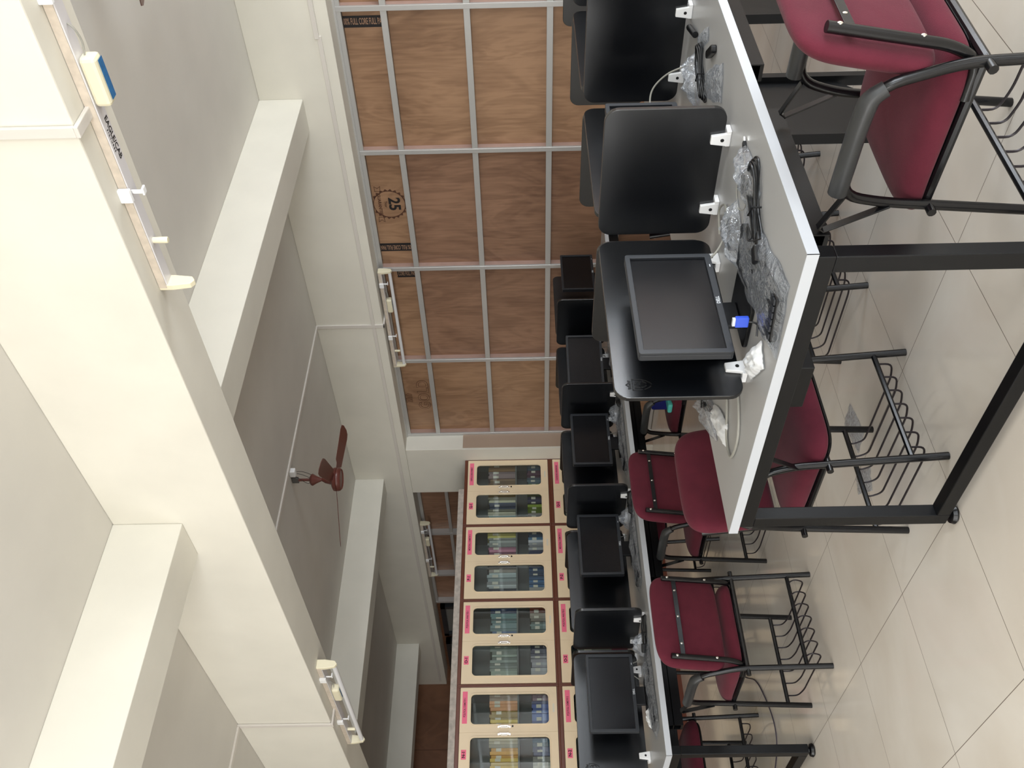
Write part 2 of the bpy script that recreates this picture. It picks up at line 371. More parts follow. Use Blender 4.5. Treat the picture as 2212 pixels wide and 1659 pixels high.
# stencilled marks
def full_core(y, z0, z1, flip, s, sh=0.0):
    zc = (z0 + z1) / 2
    o = MB().box((PX, y - 0.045, z0), (PX + 0.0015, y + 0.045, z1)).build('stencil_band', ink, part_root); toroot(o, part_root)
    rt, u = ((0, 0, -1), (0, -1, 0)) if not flip else ((0, 0, 1), (0, 1, 0))
    mm = on_part(y, zc, rt, u) @ Matrix.Translation((0, 0, 0.0012))
    text(s, 0.07, ply_pale, 'stencil_lettering', mm, part_root, bold=0.001, sx=0.37 * (len('100% FULL CORE FULL PAN') / len(s)) * (z1 - z0) / 0.296)
full_core(3.14, 2.42, 2.716, False, '100% FULL CORE FULL PAN')
full_core(5.28, 2.42, 2.716, True, '100% FULL CORE FULL PANE')
full_core(5.60, 2.42, 2.60, False, 'L CORE FULL PANE')
def seal(y, z, r):
    b = MB(); pts = []
    mm = on_part(y, z, (0, 1, 0), (0, 0, -1))
    for k in range(22):
        a0 = 2 * math.pi * k / 22; a1 = 2 * math.pi * (k + 1) / 22; am = (a0 + a1) / 2
        if 4.3 < am < 5.2: continue
        b.prism([(r * math.cos(a0), r * math.sin(a0)), (r * 1.14 * math.cos(am), r * 1.14 * math.sin(am)), (r * math.cos(a1), r * math.sin(a1))], mm, 0.001)
    n = 48
    b.ringplate([(r * math.cos(2 * math.pi * k / n), r * math.sin(2 * math.pi * k / n)) for k in range(n)], [(r * 0.96 * math.cos(2 * math.pi * k / n), r * 0.96 * math.sin(2 * math.pi * k / n)) for k in range(n)], mm, 0.001)
    b.build('seal_outline', ink_br, part_root)
    text('25', r * 0.98, ink, 'seal_number', mm @ Matrix.Translation((0, r * 0.28, 0)), part_root, bold=0.004)
    text('Year', r * 0.26, ink_br, 'seal_small_word', mm @ Matrix.Translation((0, -r * 0.22, 0)), part_root)
    text('GUARANTEE', r * 0.27, ink_br, 'seal_word', mm @ Matrix.Translation((0, -r * 0.60, 0)), part_root, bold=0.0008)
    b = MB()
    for sx in (-1, 1):
        b.ringplate([(sx * r * 0.95, -r * 0.45), (sx * r * 1.35, -r * 0.42), (sx * r * 1.2, -r * 0.62), (sx * r * 1.35, -r * 0.82), (sx * r * 0.95, -r * 0.8)],
                    [(sx * r * 0.98, -r * 0.48), (sx * r * 1.3, -r * 0.45), (sx * r * 1.17, -r * 0.62), (sx * r * 1.3, -r * 0.79), (sx * r * 0.98, -r * 0.77)], mm, 0.001)
        b.tube([mm @ Vector((sx * r * (0.35 + 0.1 * k), -r * (0.92 - 0.02 * k * k), 0.0005)) for k in range(6)], [0.001, 0.006, 0.009, 0.009, 0.006, 0.001], n=6, flat=0.15)
    b.build('seal_ribbon', ink_br, part_root)
seal(4.80, 2.575, 0.142)
def outline_text(s, size, y, z):
    a = text(s, size, ink_br, 'stencil_lettering', on_part(y, z), part_root, bold=0.0045)
    text(s, size, ply2_m, 'stencil_lettering_fill', on_part(y, z) @ Matrix.Translation((0, 0, 0.0006)), part_root, bold=0.0002)
outline_text('GOLD', 0.17, 7.33, 2.51)
b = MB(); mm = on_part(7.38, 2.64)
for k in range(7): b.tube([mm @ Vector((0.02 * k - 0.06, 0, 0)), mm @ Vector((0.02 * k - 0.04, 0.05 + 0.01 * (k % 3), 0)), mm @ Vector((0.02 * k - 0.075, 0.07, 0))], 0.003, n=5, flat=0.3)
b.build('stencil_mark', ink_br, part_root)

# ---- second partition beyond the pier, and two windows further on
p2 = empty('wall_right_far', (XP, 10, 0)); p2['kind'] = 'structure'; p2.name = 'wall_right_rear'
for (y0, y1) in ((8.76, 9.97), (9.97, 11.0), (11.0, 11.75)):
    for (z0, z1) in ((0.0, 2.40), (2.40, 2.735)):
        toroot(MB().box((XP + 0.035, y0, z0), (XP + 0.047, y1, z1)).build('plywood_panel', ply_m, p2), p2)
for y in (8.78, 9.97, 11.0, 11.75): toroot(MB().box((XP - 0.04, y - 0.02, 0), (XP + 0.035, y + 0.02, 2.75)).build('mullion', alu, p2), p2)
for z in (2.735, 2.40, 1.79): toroot(MB().box((XP - 0.035, 8.76, z - 0.019), (XP + 0.03, 11.75, z + 0.019)).build('transom', alu, p2), p2)
toroot(MB().box((XP + 0.05, 8.76, 0), (XW, YE, ZB)).build('backing_sheet', brownwall_m, p2), p2)
for i, (y0, y1) in enumerate(((11.85, 12.75), (12.95, 13.95))):
    r_ = empty('window_%d' % (i + 1), (XP, (y0 + y1) / 2, 0)); r_['kind'] = 'structure'
    b = MB().box((XP - 0.06, y0, 1.0), (XP + 0.02, y0 + 0.07, 2.7)).box((XP - 0.06, y1 - 0.07, 1.0), (XP + 0.02, y1, 2.7)).box((XP - 0.06, y0, 2.63), (XP + 0.02, y1, 2.7)).box((XP - 0.06, y0, 1.0), (XP + 0.02, y1, 1.07)).box((XP - 0.06, y0, 2.25), (XP + 0.02, y1, 2.3))
    toroot(b.build('window_frame', dark_frame, r_), r_)
    toroot(MB().box((XP - 0.01, y0 + 0.06, 1.05), (XP + 0.0, y1 - 0.06, 2.64)).build('pane', pane_m, r_), r_)

# ---- cable trunking
def trunk(name_label, boxes, m=trunk_m):
    b = MB()
    for a, c in boxes: b.box(a, c)
    return tag(b.build('cable_trunking', m, bevel=0.003), name_label, 'cable trunking')
trunk('short wide white trunking running down the near beam side and wrapping under it', [((2.405, 1.462, 2.766), (2.419, 1.50, ZC)), ((2.405, 1.462, 2.752), (2.70, 1.50, 2.7665))])
trunk('thin white trunking down the main beam side beside the far tube light', [((2.405, 6.01, 2.766), (2.419, 6.05, ZC)), ((2.405, 6.01, 2.752), (2.70, 6.05, 2.7665))])
trunk('thin white trunking across the left ceiling bay to the main beam', [((XL, 6.01, ZC - 0.015), (2.405, 6.05, ZC))])
trunk('thin white trunking across the ceiling over the brown ceiling fan', [((2.70, 5.98, ZC - 0.015), (XF - 0.015, 6.02, ZC))])
trunk('thin white trunking down the wall beam beside the plywood partition tube light', [((XF - 0.015, 5.98, 2.745), (XF, 6.02, ZC)), ((XF - 0.015, 5.98, 2.745), (XW - 0.2, 6.02, ZB))])
trunk('long white trunking running lengthwise along the wall beam above the partition', [((XF - 0.014, 3.1, 2.835), (XF, 13.9, 2.868)), ((XF - 0.02, 1.0, 2.85), (XF, 3.12, 2.885))])

# ------------------------------------------------------------ tube lights
def tube_light(y0, x, zb, label, with_tube=True, writing=False):
    root = empty('tube_light', (x, y0, zb)); L = 1.24
    tag(root, label, 'tube light', 'tube light fittings under the beams' )
    b = MB().box((-0.028, 0, -0.034), (0.028, L, -0.001))
    b.build('batten', batten_m, root, bevel=0.002)
    MB().box((-0.0315, 0.0, -0.03), (-0.0285, L, -0.002)).build('batten_edge', stain_m, root)
    for yy in (0.14, L - 0.42):
        b = MB(); mm = frame_m((-0.052, yy - 0.02, -0.042), (1, 0, 0), (0, 0, 1))
        b.box((-0.05, yy - 0.025, -0.042), (-0.032, yy + 0.025, 0)).box((-0.02, yy - 0.008, -0.07), (-0.014, yy + 0.008, -0.034)).box((-0.022, yy - 0.014, -0.078), (0.004, yy + 0.014, -0.07))
        b.build('retaining_clip', clip_m, root, bevel=0.003)
    for yy, d in ((0, -1), (L, 1)):
        b = MB(); mm = frame_m((0, yy + d * 0.0, 0), (1, 0, 0), (0, 0, 1))
        b.prism([(-0.03, 0.0), (-0.03, -0.05), (-0.02, -0.115), (0, -0.128), (0.02, -0.115), (0.03, -0.05), (0.03, 0.0)], Matrix.Translation((0, yy + 0.012, 0)) @ Matrix.Rotation(R(90), 4, 'X'), 0.024)
        b.build('lamp_holder', cream_pl, root, bevel=0.003)
    b = MB().box((-0.027, 0.34, -0.085), (0.03, 0.50, -0.034)); bb = b.build('ballast_box', cream_pl, root, bevel=0.012)
    MB().box((-0.006, 0.355, -0.0865), (0.026, 0.485, -0.0855)).build('ballast_sticker', label_blue, bb)
    MB().lathe([(0.011, 0), (0.012, -0.05), (0.010, -0.054)], Matrix.Translation((0.0, L - 0.2, -0.033)), n=16).build('starter', cream_pl, root, smooth=True)
    MB().tube(smooth_pts([(0.0, 0.24, -0.035), (0.0, 0.26, -0.05), (0.005, 0.30, -0.055), (0.0, 0.34, -0.05)]), 0.003, n=6).build('lead_wire', cable_g, root, smooth=True)
    if with_tube:
        MB().tube([(0, 0.012, -0.105), (0, L - 0.012, -0.105)], 0.0155, n=18).build('glass_tube', tube_m, root, smooth=True)
    if writing:
        mm = Matrix(((0, 1, 0, 0.0), (1, 0, 0, 0.90 - 0.0), (0, 0, -1, -0.0345), (0, 0, 0, 1)))
        # read along +Y with letter tops towards +X, on the underside
        text('EAGLE/CAB', 0.030, ink, 'maker_lettering', Matrix.Translation((0.006, -0.275, 0)) @ mm, root, bold=0.0004)
        text('F I X T U R E S', 0.013, ink, 'maker_small_lettering', Matrix.Translation((-0.014, -0.275, 0)) @ mm, root)
    return root
tube_light(0.97, 2.555, 2.768, 'long white light batten without a tube under the near end of the main beam', False, True)
tube_light(5.40, 2.545, 2.768, 'white tube light under the far end of the main beam above the bookcases')
tube_light(5.42, 6.36, 2.744, 'white tube light under the wall beam at the plywood partition')
tube_light(9.56, 6.36, 2.76, 'shaded white tube light in the dark opening behind the bookcases')

# ------------------------------------------------------------ ceiling fans
def ceiling_fan(x, y, rz, label):
    root = empty('ceiling_fan', (x, y, ZC), rz); tag(root, label, 'fan', 'brown ceiling fans')
    MB().lathe([(0.012, 0), (0.012, -0.33)], n=12).build('down_rod', fan_m, root, smooth=True)
    MB().box((-0.012, -0.03, -0.06), (0.012, 0.03, 0)).build('ceiling_hook', grey_frame, root, bevel=0.004)
    MB().lathe([(0.0135, -0.155), (0.03, -0.155), (0.047, -0.165), (0.052, -0.178), (0.03, -0.215), (0.014, -0.252)], n=24).build('canopy', fan_m, root, smooth=True)
    MB().lathe([(0.014, -0.255), (0.032, -0.285), (0.045, -0.335), (0.075, -0.345), (0.098, -0.358), (0.102, -0.38), (0.096, -0.385), (0.102, -0.391), (0.098, -0.41), (0.085, -0.422), (0.08, -0.415), (0.02, -0.418)], n=36).build('motor_housing', fan_m, root, smooth=True)
    for k in range(3):
        a = R(120 * k); ca, sa = math.cos(a), math.sin(a); b = MB(); vs = []; fs = []
        stations = [(0.09, 0.022), (0.16, 0.03), (0.18, 0.055), (0.35, 0.062), (0.52, 0.07), (0.575, 0.062), (0.60, 0.03)]
        for r_, hw in stations:
            for s_, th in ((-1, 0.002), (1, 0.002), (1, -0.002), (-1, -0.002)):
                yy = s_ * hw; zz = -0.372 - yy * 0.24 + th - 0.0 * r_
                vs.append((r_ * ca - yy * sa, r_ * sa + yy * ca, zz))
        for i in range(len(stations) - 1):
            for j in range(4): fs.append((i * 4 + j, i * 4 + (j + 1) % 4, (i + 1) * 4 + (j + 1) % 4, (i + 1) * 4 + j))
        fs += [(3, 2, 1, 0), tuple(len(stations) * 4 - 4 + j for j in range(4))]
        b.add(vs, fs); b.build('blade', fan_m, root)
    b = MB()
    for dx, ph in ((0.02, 0), (-0.03, 1.4), (0.05, 2.2)):
        b.tube(smooth_pts([(dx * 0.3, -0.08, -0.02), (dx, -0.05, -0.08), (dx * 1.3, 0.0, -0.14), (dx * 0.6, 0.03 * math.cos(ph), -0.17), (0.0, 0.02, -0.20)]), 0.0022, n=6)
    b.build('lead_wires', cable_k, root, smooth=True)
    MB().box((-0.025, -0.13, -0.05), (0.025, -0.06, 0)).build('connection_box', clip_m, root, bevel=0.008)
    return root
ceiling_fan(4.555, 6.16, R(4), 'brown three-blade ceiling fan hanging in the far ceiling bay')
ceiling_fan(4.33, 1.42, R(30), 'brown ceiling fan with one blade tip showing in the near ceiling bay')

# ------------------------------------------------------------ tables
NC, PIT, TX0 = 5, 0.875, 1.66
TX1 = TX0 + NC * PIT
def long_table(y0, label):
    root = empty('workstation_table', (TX0, y0, 0)); tag(root, label, 'table', 'long computer tables')
    W, Ln = 1.2, TX1 - TX0
    MB().box((0.0015, 0.0015, 0.7215), (Ln - 0.0015, W - 0.0015, 0.75)).build('tabletop', desk_m, root)
    b = MB().box((0, 0, 0.72), (0.0015, W, 0.7498)).box((Ln - 0.0015, 0, 0.72), (Ln, W, 0.7498)).box((0, 0, 0.72), (Ln, 0.0015, 0.7498)).box((0, W - 0.0015, 0.72), (Ln, W, 0.7498)).box((0.001, 0.001, 0.7198), (Ln - 0.001, W - 0.001, 0.7214))
    b.build('edge_band', edge_m, root)
    for x in (0.012, Ln - 0.057):
        fr = MB().box((x, 0.02, 0.672), (x + 0.045, W - 0.02, 0.7195)).build('end_frame', black_metal, root, bevel=0.002)
        for y in (0.02, W - 0.07): MB().box((x, y, 0.032), (x + 0.045, y + 0.05, 0.672)).build('leg', black_metal, root, bevel=0.003)
        MB().box((x, 0.07, 0.032), (x + 0.045, W - 0.07, 0.077)).build('foot_rail', black_metal, root, bevel=0.003)
        for y in (0.045, W - 0.045): MB().lathe([(0.012, 0.033), (0.014, 0.026), (0.03, 0.02), (0.034, 0.008), (0.028, 0.0)], Matrix.Translation((x + 0.022, y, 0)), n=20).build('levelling_foot', plast_k, root, smooth=True)
    MB().box((0.09, 0.49, 0.60), (Ln - 0.09, 0.66, 0.7195)).build('cable_tray', black_metal, root, bevel=0.003)
    for k in range(NC):
        xa = k * PIT
        for side in (0, 1):
            yy = 0.095 if side == 0 else W - 0.155
            b = MB()
            x0_, x1_ = xa + 0.19, xa + 0.80
            b.box((x0_, yy, 0.675), (x1_, yy + 0.06, 0.679)).box((x0_, yy, 0.64), (x1_, yy + 0.004, 0.7195)).box((x0_, yy + 0.056, 0.64), (x1_, yy + 0.06, 0.7195)).box((x0_, yy, 0.628), (x1_, yy + 0.06, 0.64))
            b.build('cable_channel', black_metal, root)
        if k in (1, 2, 3) and y0 < 3:
            px = xa + 0.155
            for xx in (px, px + 0.38): MB().box((xx, 0.335, 0.03), (xx + 0.03, 0.375, 0.7195)).build('middle_leg', black_metal, root)
            mm = Matrix.Translation((px + 0.03, 0.36, 0)) @ Matrix.Rotation(R(90), 4, 'X')
            MB().prism([(0, 0.72), (0, 0.24), (0.05, 0.24), (0.05, 0.20), (0.30, 0.20), (0.35, 0.25), (0.35, 0.72)], mm, 0.003).build('leg_panel', black_metal, root)
    return root
T1Y, T2Y = 1.39, 4.60
long_table(T1Y, 'long grey-topped table nearest the camera with black end frame')
long_table(T2Y, 'long grey-topped table standing in front of the bookcases')

# ---- privacy screens
def screen_proto(wd, emblem=False):
    h = 0.385
    root = empty('privacy_screen'); mm = Matrix.Rotation(R(90), 4, 'X')
    MB().prism(rrect(wd, h, 0.045, 6, 0, 0.77 + h / 2), Matrix.Translation((0, 0.008, 0)) @ mm, 0.016).build('screen_board', screen_m, root, bevel=0.002)
    for x in (-wd / 2 + 0.11, wd / 2 - 0.11):
        c = MB()
        for s in (1, -1):
            c.prism([(-0.024, 0), (0.024, 0), (0.015, 0.062), (-0.015, 0.062)], Matrix.Translation((x, s * 0.0085 if s > 0 else -0.0085, 0.752)) @ mm, -0.012 * s if s > 0 else 0.012)
        c.box((x - 0.032, -0.02, 0.7505), (x + 0.024, 0.02, 0.766))
        cl = c.build('clip', clip_m, root, bevel=0.002)
        for s in (1, -1): MB().lathe([(0.006, 0), (0.006, 0.0012)], Matrix.Translation((x, -0.0207 if s < 0 else 0.0207 - 0.0002, 0.778)) @ Matrix.Rotation(R(90 if s < 0 else -90), 4, 'X'), n=14).build('screw_hole', dark_hole, cl)
    if emblem:
        ex, ez = -wd / 2 + 0.052, 1.085; E = Matrix.Translation((ex, -0.0083, ez)) @ mm @ Matrix.Diagonal((0.8, 0.8, 1, 1)); b = MB()
        def line(pts, wv=0.0022):
            for p, q in zip(pts[:-1], pts[1:]):
                p, q = Vector((p[0], p[1], 0)), Vector((q[0], q[1], 0)); d = (q - p).normalized(); n = Vector((-d.y, d.x, 0)) * wv; d = d * wv * 0.5
                b.prism([tuple((p - d + n).xy), tuple((p - d - n).xy), tuple((q + d - n).xy), tuple((q + d + n).xy)], E, 0.0008)
        line([(-0.026, 0.018), (-0.004, 0.018)]); line([(0.004, 0.018), (0.026, 0.018)])
        line([(-0.026, 0.018), (-0.026, -0.018)]); line([(-0.024, -0.026), (-0.016, -0.042), (-0.008, -0.05)])
        line([(0.026, 0.018), (0.026, -0.012), (0.02, -0.032), (0.008, -0.05), (0.002, -0.054)])
        line([(-0.016, 0.006), (-0.016, -0.010)], 0.003); line([(-0.018, 0.007), (-0.006, 0.007)], 0.003)
        line([(0.002, 0.008), (0.012, 0.005), (0.014, -0.004), (0.008, -0.009), (0.0, -0.009)], 0.0032); line([(0.008, -0.01), (0.016, -0.014)], 0.003)
        line([(-0.014, -0.016), (-0.012, -0.026), (-0.004, -0.034)], 0.003); line([(0.016, -0.02), (0.012, -0.028), (0.006, -0.034)], 0.003)
        b.prism([(-0.02, 0.024), (-0.022, 0.036), (-0.010, 0.034), (-0.001, 0.044), (-0.001, 0.038), (-0.004, 0.033), (-0.001, 0.030), (-0.001, 0.024)], E, 0.0008)
        b.prism([(0.001, 0.024), (0.001, 0.030), (0.004, 0.033), (0.001, 0.038), (0.001, 0.044), (0.010, 0.034), (0.022, 0.036), (0.02, 0.024)], E, 0.0008)
        b.build('emblem', emblem_m, root)
    return root
P_long, P_emb, P_cross = screen_proto(0.73), screen_proto(0.73, True), screen_proto(0.49)
used = set()
def place(proto, loc, rz, label, group, cat):
    if proto.name in used: o = copy_tree(proto)
    else: o = proto; used.add(proto.name)
    o.location = loc; o.rotation_euler = (0, 0, rz)
    tag(o, label, cat, group); return o
ordn = ['first', 'second', 'third', 'fourth', 'fifth', 'sixth', 'seventh', 'eighth', 'ninth', 'tenth', 'eleventh', 'twelfth', 'thirteenth', 'fourteenth', 'fifteenth']
for ti, (ty, tn) in enumerate(((T1Y, 'near table'), (T2Y, 'far table'))):
    yc = ty + (0.635 if ti == 0 else 0.62)
    for k in range(NC):
        pr = P_emb if k == 0 else P_long
        if k == 0 and 'emb' in used:
            pr = P_emb
        lab = ('dark screen with crest emblem on the midline at the left end of the %s' % tn) if k == 0 else ('dark midline privacy screen, %s from left end of the %s' % (ordn[k], tn))
        place(pr, (TX0 + k * PIT + 0.475, yc, 0), 0, lab, 'dark privacy screens on the tables', 'screen')
        if k < NC - 1:
            place(P_cross, (TX0 + (k + 1) * PIT - 0.005, yc - 0.265, 0), R(90), 'dark cross divider on the near half of the %s, %s from its left end' % (tn, ordn[k]), 'dark privacy screens on the tables', 'screen')
            place(P_cross, (TX0 + (k + 1) * PIT - 0.005, yc + 0.265, 0), R(90), 'dark cross divider on the far half of the %s, %s from its left end' % (tn, ordn[k]), 'dark privacy screens on the tables', 'screen')

# ---- monitors
def monitor_proto():
    root = empty('monitor'); mm = Matrix.Rotation(R(90), 4, 'X'); W, Hh, zc = 0.455, 0.272, 0.209
    T = Matrix.Translation((0, 0, 0)) @ mm
    MB().ringplate(rrect(W, Hh, 0.008, 3, 0, zc), rrect(W - 0.034, Hh - 0.036, 0.002, 3, 0, zc + 0.002), Matrix.Translation((0, -0.004, 0)) @ mm, 0.010).build('bezel', bezel_m, root, bevel=0.0015)
    MB().prism(rrect(W - 0.03, Hh - 0.032, 0.002, 3, 0, zc + 0.002), Matrix.Translation((0, -0.004, 0)) @ mm, 0.002).build('display', glass_m, root)
    b = MB(); b.prism(rrect(W, Hh, 0.008, 3, 0, zc), Matrix.Translation((0, 0.016, 0)) @ mm, 0.020)
    b.prism(rrect(W * 0.8, Hh * 0.75, 0.02, 3, 0, zc), Matrix.Translation((0, 0.042, 0)) @ mm, 0.026)
    b.build('back_shell', bezel_m, root, bevel=0.002)
    b = MB(); b.prism([(-0.055, 0.012), (0.055, 0.012), (0.05, 0.20), (-0.05, 0.20)], Matrix.Translation((0, 0.058, 0)) @ mm, 0.016)
    b.build('neck', plast_k, root, bevel=0.004)
    MB().prism(rrect(0.21, 0.165, 0.02, 4, 0, 0.015), Matrix(), 0.012).build('base', plast_k, root, bevel=0.003)
    text('DELL', 0.015, logo_m, 'logo', Matrix.Translation((0, -0.0142, 0.0835)) @ mm, root, bold=0.0003)
    MB().box((0.16, -0.0145, 0.081), (0.172, -0.0139, 0.084)).build('power_mark', logo_m, root)
    return root
P_mon = monitor_proto()
place(P_mon, (2.02, 1.875, 0.7505), R(2), 'monitor at the left end seat of the near table, before the crest screen', 'black monitors on the tables', 'monitor')
place(P_mon, (2.875, 1.86, 0.7505), R(-3), 'monitor mostly hidden behind the nearest cross divider of the near table', 'black monitors on the tables', 'monitor')
for x, y, rz, dz, s in ((2.16, 5.0, 0, 0.005, 'left end seat'), (3.115, 4.96, 2, 0, 'second seat from left'), (3.99, 4.98, 0, 0.005, 'third seat from left'), (4.74, 4.96, -9, 0.005, 'fourth seat, turned slightly aside,'), (5.76, 4.97, 2, -0.0, 'right end seat by the plywood')):
    place(P_mon, (x, y, 0.7505), R(rz), 'black monitor at the %s of the far table' % s, 'black monitors on the tables', 'monitor')

# ------------------------------------------------------------ chairs
def cushion(fn_outline, rings, mtx, bendf=None):
    """rings: list of (scale_inset, z). fn_outline(inset)->points"""
    b = MB(); vs = []; n = None
    for ins, z in rings:
        pts = fn_outline(ins); n = len(pts)
        for x, y in pts:
            p = Vector((x, y, z));
            if bendf: p = bendf(p)
            vs.append(mtx @ p)
    fs = []
    for i in range(len(rings) - 1):
        for j in range(n): fs.append((i * n + j, i * n + (j + 1) % n, (i + 1) * n + (j + 1) % n, (i + 1) * n + j))
    # grid-free caps: fan to centre
    for base, z, rev in ((0, rings[0][1], True), ((len(rings) - 1) * n, rings[-1][1], False)):
        p = Vector((0, sum(q[1] for q in fn_outline(0)) / n, z)); p = bendf(p) if bendf else p
        ci = len(vs); vs.append(mtx @ p)
        for j in range(n):
            f = (base + j, base + (j + 1) % n, ci); fs.append(f if not rev else f[::-1])
    b.add(vs, fs); return b
def chair_proto():
    root = empty('visitor_chair'); hx = 0.243
    for s in (-1, 1):
        pts = fillet([(s * hx, -0.225, 0.0), (s * (hx - 0.004), -0.203, 0.44), (s * (hx + 0.012), -0.155, 0.63), (s * (hx + 0.012), 0.145, 0.632), (s * hx, 0.18, 0.52), (s * hx, 0.228, 0.0)], 0.06, 6)
        MB().tube(pts, 0.0135, n=10).build('side_frame', black_tube, root, smooth=True)
        pp = fillet([(s * (hx + 0.011), -0.152, 0.605), (s * (hx + 0.014), -0.128, 0.636), (s * (hx + 0.016), -0.06, 0.642), (s * (hx + 0.016), 0.135, 0.642)], 0.04, 5)
        rr = [0.019 + 0.005 * min(1, i / 5) for i in range(len(pp))]
        MB().tube(pp, rr, n=14).build('armrest', rubber, root, smooth=True)
        b = MB(); xs = s * (hx + 0.008)
        for p, q in (((xs, 0.155, 0.62), (xs, 0.25, 0.66)), ((xs, 0.25, 0.66), (xs, 0.262, 0.645)), ((xs, 0.262, 0.645), (xs, 0.185, 0.50))):
            p, q = Vector(p), Vector(q); d = (q - p); mm = frame_m(p, d, (1, 0, 0)); b.obox(mm, (-0.003, -0.010, -0.0025), (d.length + 0.003, 0.010, 0.0025))
        b.build('tablet_bracket', black_tube, root, bevel=0.001)
        MB().lathe([(0.013, 0), (0.013, 0.004), (0.010, 0.008)], Matrix.Translation((s * hx, -0.215, 0.004)) @ Matrix.Rotation(R(180), 4, 'X'), n=12)
        # back support tubes
        bp = fillet([(s * 0.225, -0.10, 0.405), (s * 0.217, -0.195, 0.405), (s * 0.208, -0.226, 0.47), (s * 0.205, -0.276, 0.757)], 0.05, 6)
        bt = MB().tube(bp, 0.0135, n=10).build('back_tube', black_tube, root, smooth=True)
        for t in (0.55, 0.74):
            z = t - 0.01; y = -0.226 - (z - 0.47) * 0.174
            MB().lathe([(0.006, 0), (0.006, 0.002), (0.002, 0.004)], frame_m((s * 0.2065, y - 0.0125, z), (1, 0, 0), (0, 0, 1)), n=10).build('screw', chrome, bt, smooth=True)
        for yy in (-0.205, 0.192):
            MB().tube([(s * 0.225, yy, 0.395), (s * 0.275, yy, 0.395)], 0.0115, n=10).build('joint_stub', black_tube, root, smooth=True)
    # seat rails
    b = MB()
    for yy in (-0.205, 0.192): b.tube([(-hx, yy, 0.395), (hx, yy, 0.395)], 0.0115, n=8)
    for s in (-1, 1): b.tube([(s * 0.225, -0.205, 0.395), (s * 0.225, 0.192, 0.395)], 0.0115, n=8)
    b.build('seat_rail', black_tube, root, smooth=True)
    for yy in (-0.219, 0.2175): MB().tube([(-hx, yy, 0.118), (hx, yy, 0.118)], 0.0105, n=8).build('lower_rail', black_tube, root, smooth=True)
    for k in range(7):
        x = -0.195 + 0.065 * k
        pts = fillet([(x, 0.2175, 0.112), (x, 0.2175, 0.062), (x, 0.15, 0.045), (x, -0.24, 0.045), (x, -0.262, 0.10), (x, -0.218, 0.122)], 0.03, 4)
        MB().tube(pts, 0.0038, n=6).build('rack_wire', wire_m, root, smooth=True)
    # flat strap across the back
    zs = 0.70; ys = -0.226 - (zs - 0.47) * 0.174
    st = MB().box((-0.2, ys - 0.004, zs - 0.011), (0.2, ys - 0.001, zs + 0.011)).build('back_strap', black_tube, root, bevel=0.001)
    for x in (-0.14, 0.0, 0.14): MB().lathe([(0.0055, 0), (0.0055, 0.0015), (0.002, 0.003)], frame_m((x, ys - 0.004, zs), (1, 0, 0), (0, 0, 1)), n=10).build('screw', chrome, st, smooth=True)
    # back cushion
    def outb(ins):
        Wb, Hb = 0.245 - ins, 0.172 - ins; out = []
        for i in range(48):
            a = 2 * math.pi * i / 48; c, s = math.cos(a), math.sin(a); e = 0.42 if s > 0 else 0.26
            e2 = 0.42 if s > 0 else 0.26
            out.append((Wb * math.copysign(abs(c) ** e2, c) * (1.0 - 0.03 * (s > 0) * s), Hb * math.copysign(abs(s) ** e, s)))
        return out
    def bend(p): return Vector((p.x, p.y, p.z + 0.9 * p.x * p.x * 0.45))
    lean = Matrix.Translation((0, -0.238, 0.652)) @ Matrix.Rotation(R(90 + 9.9), 4, 'X')
    rings = [(0.035, -0.004), (0.012, -0.002), (0.002, 0.006), (0.0, 0.014), (0.004, 0.024), (0.012, 0.034), (0.03, 0.043), (0.06, 0.048), (0.11, 0.050)]
    rings = [(i_, -z_ * 1.15) for i_, z_ in rings]
    cushion(outb, rings, lean, lambda p: Vector((p.x, p.y, p.z - 0.25 * p.x * p.x))).build('backrest', fabric, root, smooth=True, subsurf=1)
    # seat cushion
    def outs(ins):
        out = []
        for i in range(48):
            a = 2 * math.pi * i / 48; c, s = math.cos(a), math.sin(a); e = 0.30 if s < 0 else 0.36
            wv = 0.236 - (0.012 if s < 0 else 0.0) * abs(s)
            out.append(((wv - ins) * math.copysign(abs(c) ** e, c), 0.024 + (0.242 - ins) * math.copysign(abs(s) ** e, s)))
        return out
    def sb(p):
        f = max(0, (p.y - 0.10) / 0.15); return Vector((p.x, p.y, p.z - 0.022 * f * f - 0.25 * (p.x * p.x) * 0.2))
    MB()
    cushion(outs, [(0.03, 0.410), (0.006, 0.412), (0.0, 0.424), (0.0, 0.436), (0.006, 0.452), (0.02, 0.466), (0.05, 0.477), (0.10, 0.482)], Matrix(), sb).build('seat', fabric, root, smooth=True, subsurf=1)
    cushion(outs, [(0.012, 0.400), (0.010, 0.409)], Matrix(), sb).build('seat_pan', plast_k, root)
    return root
P_ch = chair_proto()
CH = [
 (2.10, 1.205, -3, 'burgundy chair closest to the camera, pulled up to the near side of the near table'),
 (2.105, 2.675, 180, 'burgundy chair behind the left end of the near table, its backrest rising above the tabletop'),
 (3.045, 2.745, 180, 'burgundy chair on the far side of the near table, second from its left end'),
 (3.93, 2.70, 180, 'burgundy chair on the far side of the near table, third from its left end'),
 (2.112, 4.285, 0, 'burgundy chair at the left end of the far table, seen whole from behind'),
 (3.08, 4.50, 0, 'burgundy chair at the second seat of the far table, strapped backrest beside a plain one'),
 (4.03, 4.50, 0, 'burgundy chair at the third seat of the far table, half hidden by the crest screen'),
 (2.02, 5.83, 180, 'burgundy chair on the far side of the far table at its left end'),
 (3.04, 5.95, 180, 'burgundy chair on the far side of the far table, second from its left end'),
 (3.89, 5.98, 180, 'burgundy chair on the far side of the far table, third from its left end'),
]
for x, y, rz, lab in CH: place(P_ch, (x, y, 0), R(rz), lab, 'burgundy armchairs at the tables', 'chair')

